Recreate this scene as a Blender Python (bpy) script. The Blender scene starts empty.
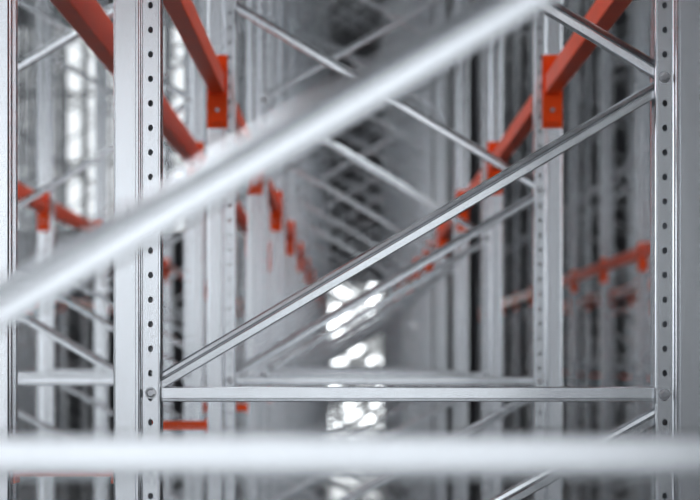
import bpy, bmesh, math, random
from mathutils import Vector
random.seed(4)
S=bpy.context.scene
EYE=1.6; BAY=2.7; Y0=1.45; NF=15; H=9.0

# ---------------- materials
def mat(name,base,metal=0,rough=.5,noise=None,emis=None,bump=0,nscale=30,spec=.5,stretch=1):
    m=bpy.data.materials.new(name); m.use_nodes=True
    n=m.node_tree.nodes; l=m.node_tree.links; b=n['Principled BSDF']
    b.inputs['Base Color'].default_value=(*base,1); b.inputs['Metallic'].default_value=metal
    b.inputs['Roughness'].default_value=rough; b.inputs['Specular IOR Level'].default_value=spec
    if emis:
        b.inputs['Emission Color'].default_value=(*emis[0],1); b.inputs['Emission Strength'].default_value=emis[1]
    if noise:
        tc=n.new('ShaderNodeTexCoord'); tx=n.new('ShaderNodeTexNoise'); tx.inputs['Scale'].default_value=nscale
        tx.inputs['Detail'].default_value=4
        mp=n.new('ShaderNodeMapping'); mp.inputs['Scale'].default_value=(1,1,stretch)
        l.new(tc.outputs['Object'],mp.inputs['Vector']); l.new(mp.outputs['Vector'],tx.inputs['Vector'])
        r=n.new('ShaderNodeValToRGB'); r.color_ramp.elements[0].position=.3; r.color_ramp.elements[1].position=.7
        r.color_ramp.elements[0].color=(*[c*(1-noise) for c in base],1)
        r.color_ramp.elements[1].color=(*[min(1,c*(1+noise)) for c in base],1)
        l.new(tx.outputs['Fac'],r.inputs['Fac']); l.new(r.outputs['Color'],b.inputs['Base Color'])
        mr=n.new('ShaderNodeMapRange'); mr.inputs['To Min'].default_value=rough*.9; mr.inputs['To Max'].default_value=rough*1.1
        l.new(tx.outputs['Fac'],mr.inputs['Value']); l.new(mr.outputs['Result'],b.inputs['Roughness'])
        if bump:
            bp=n.new('ShaderNodeBump'); bp.inputs['Strength'].default_value=bump; bp.inputs['Distance'].default_value=.001
            l.new(tx.outputs['Fac'],bp.inputs['Height']); l.new(bp.outputs['Normal'],b.inputs['Normal'])
    return m
M_galv=mat('galvanised_steel',(.60,.62,.645),.97,.26,.05,nscale=25,stretch=.12)
M_bolt=mat('bolt_zinc',(.42,.43,.45),.9,.3)
M_or=mat('orange_paint',(1,.12,.016),0,.4,.04,nscale=8,spec=.25)
M_beam=mat('red_orange_beam_paint',(.92,.12,.042),0,.36,.06,nscale=6,spec=.35)
M_floor=mat('polished_concrete',(.13,.135,.14),0,.17,.3,nscale=1.5)
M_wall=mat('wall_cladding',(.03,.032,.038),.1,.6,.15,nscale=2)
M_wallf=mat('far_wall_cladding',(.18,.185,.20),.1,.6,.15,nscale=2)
M_ceil=mat('ceiling_sheet',(.04,.04,.045),0,.7,.1,nscale=2)
M_win=mat('daylight_pane',(.3,.33,.36),0,.3,emis=((.93,.97,1),.9))
M_glare=mat('door_daylight_pane',(.5,.5,.5),0,.3,emis=((.94,.98,1),5))  # made-up glow surface for the bright glare at the far end
n=M_glare.node_tree.nodes; l=M_glare.node_tree.links
tc=n.new('ShaderNodeTexCoord'); tx=n.new('ShaderNodeTexNoise'); tx.inputs['Scale'].default_value=3.2; tx.inputs['Detail'].default_value=3; tx.inputs['Distortion'].default_value=.8
mr=n.new('ShaderNodeMapRange'); mr.inputs['From Min'].default_value=.46; mr.inputs['From Max'].default_value=.64
mr.inputs['To Min'].default_value=.3; mr.inputs['To Max'].default_value=6.5  # noise in the emission paints the glare as patches
l.new(tc.outputs['Object'],tx.inputs['Vector']); l.new(tx.outputs['Fac'],mr.inputs['Value']); l.new(mr.outputs['Result'],n['Principled BSDF'].inputs['Emission Strength'])
M_side=mat('side_daylight_pane',(.9,.95,1),0,.3,emis=((.94,.97,1),2.7))  # left window panes, also the glow of the added right fill panel
M_fillB=mat('back_daylight_pane',(.9,.95,1),0,.3,emis=((.94,.97,1),1.75))  # glow of the unseen fill panel added behind the camera
M_top=mat('skylight_pane',(.9,.95,1),0,.3,emis=((.95,.98,1),9))  # glow of the ceiling panels added for top light
M_topdim=mat('shaded_skylight_pane',(.9,.95,1),0,.3,emis=((.95,.98,1),2.2))  # weaker copy of the added top glow, keeps far racks dark
M_frame=mat('window_frame_dark',(.06,.06,.07),.3,.5,.1)

# ---------------- helpers
def add_box(bm,lo,hi,mi=0):
    vs=[bm.verts.new((x,y,z)) for x in(lo[0],hi[0]) for y in(lo[1],hi[1]) for z in(lo[2],hi[2])]
    for f in((0,1,3,2),(4,6,7,5),(0,4,5,1),(2,3,7,6),(0,2,6,4),(1,5,7,3)):
        bm.faces.new([vs[i] for i in f]).material_index=mi
def add_cyl(bm,c,axis,r,h,seg=6,mi=0,dome=False):
    ax=Vector(axis).normalized(); t=ax.orthogonal().normalized(); b=ax.cross(t); c=Vector(c)
    rings=[(0,r),(h*.7,r),(h,r*.75)] if dome else [(0,r),(h,r)]
    R=[[bm.verts.new(c+ax*hh+t*rr*math.cos(2*math.pi*i/seg)+b*rr*math.sin(2*math.pi*i/seg)) for i in range(seg)] for hh,rr in rings]
    for a,d in zip(R,R[1:]):
        for i in range(seg): bm.faces.new((a[i],a[(i+1)%seg],d[(i+1)%seg],d[i])).material_index=mi
    bm.faces.new(R[-1]).material_index=mi; bm.faces.new(R[0][::-1]).material_index=mi
def obj(name,me,parent=None,loc=(0,0,0)):
    o=bpy.data.objects.new(name,me); S.collection.objects.link(o); o.location=loc
    if parent: o.parent=parent
    return o
def solid(me,t,off=0):
    o=bpy.data.objects.new('tmp',me); S.collection.objects.link(o)
    md=o.modifiers.new('s','SOLIDIFY'); md.thickness=t; md.offset=off
    dg=bpy.context.evaluated_depsgraph_get(); m2=bpy.data.meshes.new_from_object(o.evaluated_get(dg))
    bpy.data.objects.remove(o); return m2

# ---------------- upright frame
HALF=.5985; D=.093
def hole_strip(bm,P,Q,z0,n,cell,ru,rz):
    P=Vector(P);Q=Vector(Q); w=(Q-P).length
    def pt(a,z): v=P.lerp(Q,a); return bm.verts.new((v.x,v.y,z))
    for k in range(n):
        zb=z0+k*cell
        outer=[pt(a,zb+b*cell) for a,b in((0,0),(.5,0),(1,0),(1,.5),(1,1),(.5,1),(0,1),(0,.5))]
        inner=[]
        for i in range(16):
            th=math.radians(225+22.5*i)
            inner.append(pt(.5+math.cos(th)*ru/w, zb+cell/2+math.sin(th)*rz))
        for i in range(8):
            a=outer[i]; b=outer[(i+1)%8]
            bm.faces.new((a,inner[2*i],inner[2*i+1]))
            bm.faces.new((a,inner[2*i+1],b))
            bm.faces.new((inner[2*i+1],inner[(2*i+2)%16],b))
def build_post(bm,sx,inner):
    X=lambda u: inner+sx*u
    ncell=int(H/.05); top=ncell*.05
    for s in(1,-1):
        hole_strip(bm,(X(.003),s*.036),(X(.034),s*.036),0,ncell,.05,.0052,.0068)
        hole_strip(bm,(X(.0925),s*.044),(X(.0925),s*.020),0,ncell,.05,.005,.010)
        def strip(pts):
            for a,b in zip(pts,pts[1:]):
                vs=[bm.verts.new((X(a[0]),s*a[1],0)),bm.verts.new((X(b[0]),s*b[1],0)),bm.verts.new((X(b[0]),s*b[1],top)),bm.verts.new((X(a[0]),s*a[1],top))]
                bm.faces.new(vs)
        strip([(.006,.020),(.001,.022),(0,.033),(.001,.0352),(.003,.036)])
        strip([(.034,.036),(.036,.0365),(.0375,.038),(.0395,.047),(.041,.0493),(.0425,.0500),(.0465,.0500),(.0475,.0492),(.0485,.0500),(.088,.0500),(.091,.0485),(.0925,.044)])
        strip([(.0925,.020),(.091,.018),(.084,.012),(.083,0)])
PROF_H=[(-.006,.014),(-.0125,.0145),(-.0145,.0125),(-.0145,-.0135),(-.0135,-.015),(-.009,-.0152),(-.0082,-.0144),(-.0074,-.0152),(.0125,-.015),(.0145,-.0128),(.0145,.0125),(.0125,.0145),(.006,.014)]
PROF_D=[(-.006,.014),(-.0125,.0145),(-.0145,.0125),(-.0145,-.0135),(-.0135,-.015),(-.001,-.0153),(.0005,-.0145),(.0018,-.0105),(.0034,-.0105),(.0045,-.0140),(.0055,-.0150),(.0115,-.0140),(.0148,-.0105),(.0148,.0125),(.0125,.0145),(.006,.014)]
def brace(bm,a,b,prof,flip=1):
    a=Vector(a);b=Vector(b); d=(b-a).normalized(); p=Vector((-d.z,0,d.x))*flip
    for q,r in zip(prof,prof[1:]):
        f=[bm.verts.new(e+p*c[0]+Vector((0,c[1],0))) for e,c in((a,q),(b,q),(b,r),(a,r))]
        bm.faces.new(f)
def build_frame():
    bm=bmesh.new()
    I=HALF-D
    build_post(bm,1,I); build_post(bm,-1,-I)
    bL=-I-.018; bR=I+.018
    bolts=[]
    def E(z): return z+EYE
    def L(z,dx=0): return (bL,0,E(z))
    def R(z): return (bR,0,E(z))
    hz=[(L(-.068),R(-.068)),(L(-1.42),R(-1.42))]
    br=[(L(-.052),R(.566)),(R(.590),L(1.215)),(R(-.105),L(-.69)),(L(-.72),R(-1.36))]
    z=1.245; side=0
    while z+.66<H-EYE:
        br.append((L(z),R(z+.60)) if side==0 else (R(z),L(z+.60)))
        bolts.append((bL if side==0 else bR,E(z)-.014))
        z+=.63; side^=1
    for a,b in hz: brace(bm,a,b,PROF_H)
    for a,b in br: brace(bm,a,b,PROF_D,flip=1 if b[0]>a[0] else -1)
    bmesh.ops.remove_doubles(bm,verts=bm.verts[:],dist=.0001)
    bmesh.ops.recalc_face_normals(bm,faces=bm.faces[:])
    me=bpy.data.meshes.new('f'); bm.to_mesh(me); bm.free()
    me=solid(me,.0018)
    bm=bmesh.new(); bm.from_mesh(me)
    bolts+=[(bL,E(-.065)),(bR,E(-.068)),(bR,E(.578)),(bL,E(-.705)),(bL,E(-1.42)),(bR,E(-1.39))]
    for x,z in bolts:
        for s in(1,-1):
            add_cyl(bm,(x,s*.0365,z),(0,s,0),.0095,.006,6,1,True)
            add_cyl(bm,(x,s*.0365,z),(0,s,0),.012,.0015,16,1)
    for s in(1,-1):
        cx=s*(HALF-D/2)
        add_box(bm,(cx-.07,-.075,0),(cx+.07,.075,.008),0)
        for yy in(-.06,.06): add_cyl(bm,(cx,yy,.008),(0,0,1),.012,.02,6,1)
    me=bpy.data.meshes.new('upright_frame_mesh'); bm.to_mesh(me); bm.free()
    me.materials.append(M_galv); me.materials.append(M_bolt)
    return me
ME_F=build_frame()
def mirror_mesh(me):
    m=me.copy()
    for v in m.vertices: v.co.x*=-1
    m.flip_normals(); return m
ME_FM=mirror_mesh(ME_F)

# ---------------- beam
def build_beam():
    bm=bmesh.new(); y0=.056; y1=BAY-.056
    prof=[(-.022,.900),(-.025,.903),(-.025,.962),(-.022,.965),(-.004,.965),(-.002,.968),(-.002,.997),(.001,1.0),(.022,1.0),(.025,.997),(.025,.903),(.022,.900)]
    A=[bm.verts.new((x,y0,z)) for x,z in prof]; B=[bm.verts.new((x,y1,z)) for x,z in prof]
    n=len(prof)
    for i in range(n): bm.faces.new((A[i],A[(i+1)%n],B[(i+1)%n],B[i]))
    bm.faces.new(A[::-1]); bm.faces.new(B)
    for y,s in((y0,-1),(y1,1)):
        ya,yb=sorted((y,y+s*.004))
        add_box(bm,(-.033,ya,.785),(.030,yb,1.03),1)
        yc,yd=sorted((y,y+s*.05))
        add_box(bm,(.030,yc,.785),(.034,yd,1.03),1)
        for zz in(.81,.86,.96,1.01):
            add_cyl(bm,(.034,y+s*.03,zz),(1,0,0),.007,.003,10,1)
        add_box(bm,(-.018,min(y-s*.012,y),.80),(.02,max(y-s*.012,y),.812),1)
        add_cyl(bm,(.0,y-s*.001,.845),(0,-s,0),.008,.006,6,2)
    bmesh.ops.recalc_face_normals(bm,faces=bm.faces[:])
    me=bpy.data.meshes.new('beam_mesh'); bm.to_mesh(me); bm.free()
    for m in(M_beam,M_or,M_bolt): me.materials.append(m)
    return me
ME_B=build_beam(); ME_BM=mirror_mesh(ME_B)
def build_spacer(w):
    bm=bmesh.new()
    add_box(bm,(0,-.02,-.016),(w,-.0165,.016)); add_box(bm,(0,-.0165,.0125),(w,.02,.016)); add_box(bm,(0,-.0165,-.016),(w,.02,-.0125))
    for x in(0,w-.004): add_box(bm,(x,-.03,-.03),(x+.004,.03,.03))
    me=bpy.data.meshes.new('spacer'); bm.to_mesh(me); bm.free(); me.materials.append(M_or); return me
GAP=.21; ME_S=build_spacer(GAP-.006)

def rack(xc,mirror,spacer=0,k0=0,k1=NF):
    e=bpy.data.objects.new('pallet_rack',None); S.collection.objects.link(e); e.location=(xc,0,0)
    for k in range(k0,k1):
        y=Y0+BAY*k
        obj('upright_frame_%d'%k,ME_FM if mirror else ME_F,e,(0,y,0))
        if k<k1-1:
            obj('beam_right_%d'%k,ME_B,e,(HALF-.0345,y,EYE)); obj('beam_left_%d'%k,ME_BM,e,(-HALF+.0345,y,EYE))
        if spacer: obj('row_spacer_%d'%k,ME_S,e,(-HALF-GAP+.003,y,EYE-.22))
    return e
XC=.1175
rack(XC,False,1)
rack(XC-2*HALF-GAP,True)
rack(2.52+HALF,True)
rack(2.52+3*HALF+GAP,False,1)
rack(-4.4-HALF,False,1,3)
rack(-4.4-3*HALF-GAP,True,0,3)

# ---------------- hall shell
XL,XR,YB,YF,ZC=-11,9.5,47,-9,11
def box_obj(name,lo,hi,m):
    bm=bmesh.new(); add_box(bm,lo,hi); bmesh.ops.recalc_face_normals(bm,faces=bm.faces[:])
    me=bpy.data.meshes.new(name); bm.to_mesh(me); bm.free(); me.materials.append(m); return obj(name,me)
box_obj('floor',(XL,YF,-.2),(XR,YB,0),M_floor)
CE=box_obj('ceiling',(XL,YF,ZC),(XR,YB,ZC+.2),M_ceil)
def corr_wall(name,a,b,h,nrm,t=.05,M=M_wall):
    bm=bmesh.new(); a=Vector(a);b=Vector(b);L=(b-a).length;d=(b-a)/L;n=Vector(nrm)
    pts=[];s=0
    while s<L-.3:
        pts+=[(s,0),(s+.14,0),(s+.17,t),(s+.27,t),(s+.30,0)]; s+=.30
    pts.append((L,0))
    prev=None
    for q,o in pts:
        p=a+d*q+n*o; c=(bm.verts.new((p.x,p.y,0)),bm.verts.new((p.x,p.y,h)))
        if prev: bm.faces.new((prev[0],c[0],c[1],prev[1]))
        prev=c
    me=bpy.data.meshes.new(name); bm.to_mesh(me); bm.free(); me.materials.append(M); return obj(name,me)
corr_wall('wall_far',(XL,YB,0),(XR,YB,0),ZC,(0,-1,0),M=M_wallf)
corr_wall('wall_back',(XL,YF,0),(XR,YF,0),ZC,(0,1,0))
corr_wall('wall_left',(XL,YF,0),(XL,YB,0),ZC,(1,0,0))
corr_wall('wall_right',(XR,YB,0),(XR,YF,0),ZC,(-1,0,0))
def window(name,o,ux,W,z0,z1,nx,nz,M,n,bar=.04,skip=0):
    """o: corner, ux: direction along wall, n: normal into the room"""
    o=Vector(o);ux=Vector(ux);n=Vector(n); bm=bmesh.new()
    def bx(s0,s1,d0,d1,za,zb,mi):
        p=o+ux*s0+n*d0; q=o+ux*s1+n*d1
        add_box(bm,(min(p.x,q.x),min(p.y,q.y),za),(max(p.x,q.x),max(p.y,q.y),zb),mi)
    for i in range(nx):
        for j in range(nz):
            mi=1 if random.random()<skip else 0
            bx(W*i/nx,W*(i+1)/nx,.06,.09,z0+(z1-z0)*j/nz,z0+(z1-z0)*(j+1)/nz,mi)
    for i in range(nx+1): bx(W*i/nx-bar,W*i/nx+bar,.09,.13,z0,z1,1)
    for i in range(nz+1):
        z=z0+(z1-z0)*i/nz; bx(-bar,W+bar,.09,.13,max(0,z-bar),z+bar,1)
    bmesh.ops.recalc_face_normals(bm,faces=bm.faces[:])
    me=bpy.data.meshes.new(name); bm.to_mesh(me); bm.free(); me.materials.append(M); me.materials.append(M_frame); obj(name,me)
window('window_1',(-8.2,YB,0),(1,0,0),5.4,4.6,9.4,4,3,M_win,(0,-1,0),bar=.04)
window('door_1',(-2.0,YB,0),(1,0,0),3.6,0,3.4,3,4,M_glare,(0,-1,0),bar=.02)  # invented glowing panel, stands in for the central glare
window('window_2',(XL,-1,0),(0,1,0),18,1.5,7.0,9,3,M_side,(1,0,0))
window('window_3',(-8,YF,0),(1,0,0),10,.5,5.2,5,3,M_fillB,(0,1,0))  # unseen panel added so camera-facing steel reflects something bright
window('window_4',(XR,0,0),(0,1,0),16,1.5,6.0,8,3,M_side,(-1,0,0))  # unseen panel added to light left beams and posts from the right
# unseen glowing panels added at the ceiling as top light
k=0
for y in range(-6,46,8):
    for x in(-6,-1,4.5):
        k+=1; bm=bmesh.new(); add_box(bm,(x-.6,y,ZC-.04),(x+.6,y+3,ZC+.01))
        me=bpy.data.meshes.new('sk'); bm.to_mesh(me); bm.free(); me.materials.append(M_top if 0<y<14 else M_topdim); obj('skylight_%d'%k,me,CE)

w=bpy.data.worlds.new('World'); S.world=w; w.use_nodes=True
w.node_tree.nodes['Background'].inputs['Color'].default_value=(.86,.93,1,1)
w.node_tree.nodes['Background'].inputs['Strength'].default_value=1.0

cam=bpy.data.cameras.new('camera'); co=bpy.data.objects.new('camera',cam); S.collection.objects.link(co); S.camera=co
co.location=(0,0,EYE); co.rotation_euler=(math.pi/2,0,0)
cam.lens=103.8; cam.sensor_width=36; cam.shift_y=.1586
cam.clip_start=.05; cam.clip_end=200
cam.dof.use_dof=True; cam.dof.focus_distance=4.13; cam.dof.aperture_fstop=4.2
S.view_settings.view_transform='Standard'
try: S.view_settings.look='Medium High Contrast'
except Exception as e: print(e)
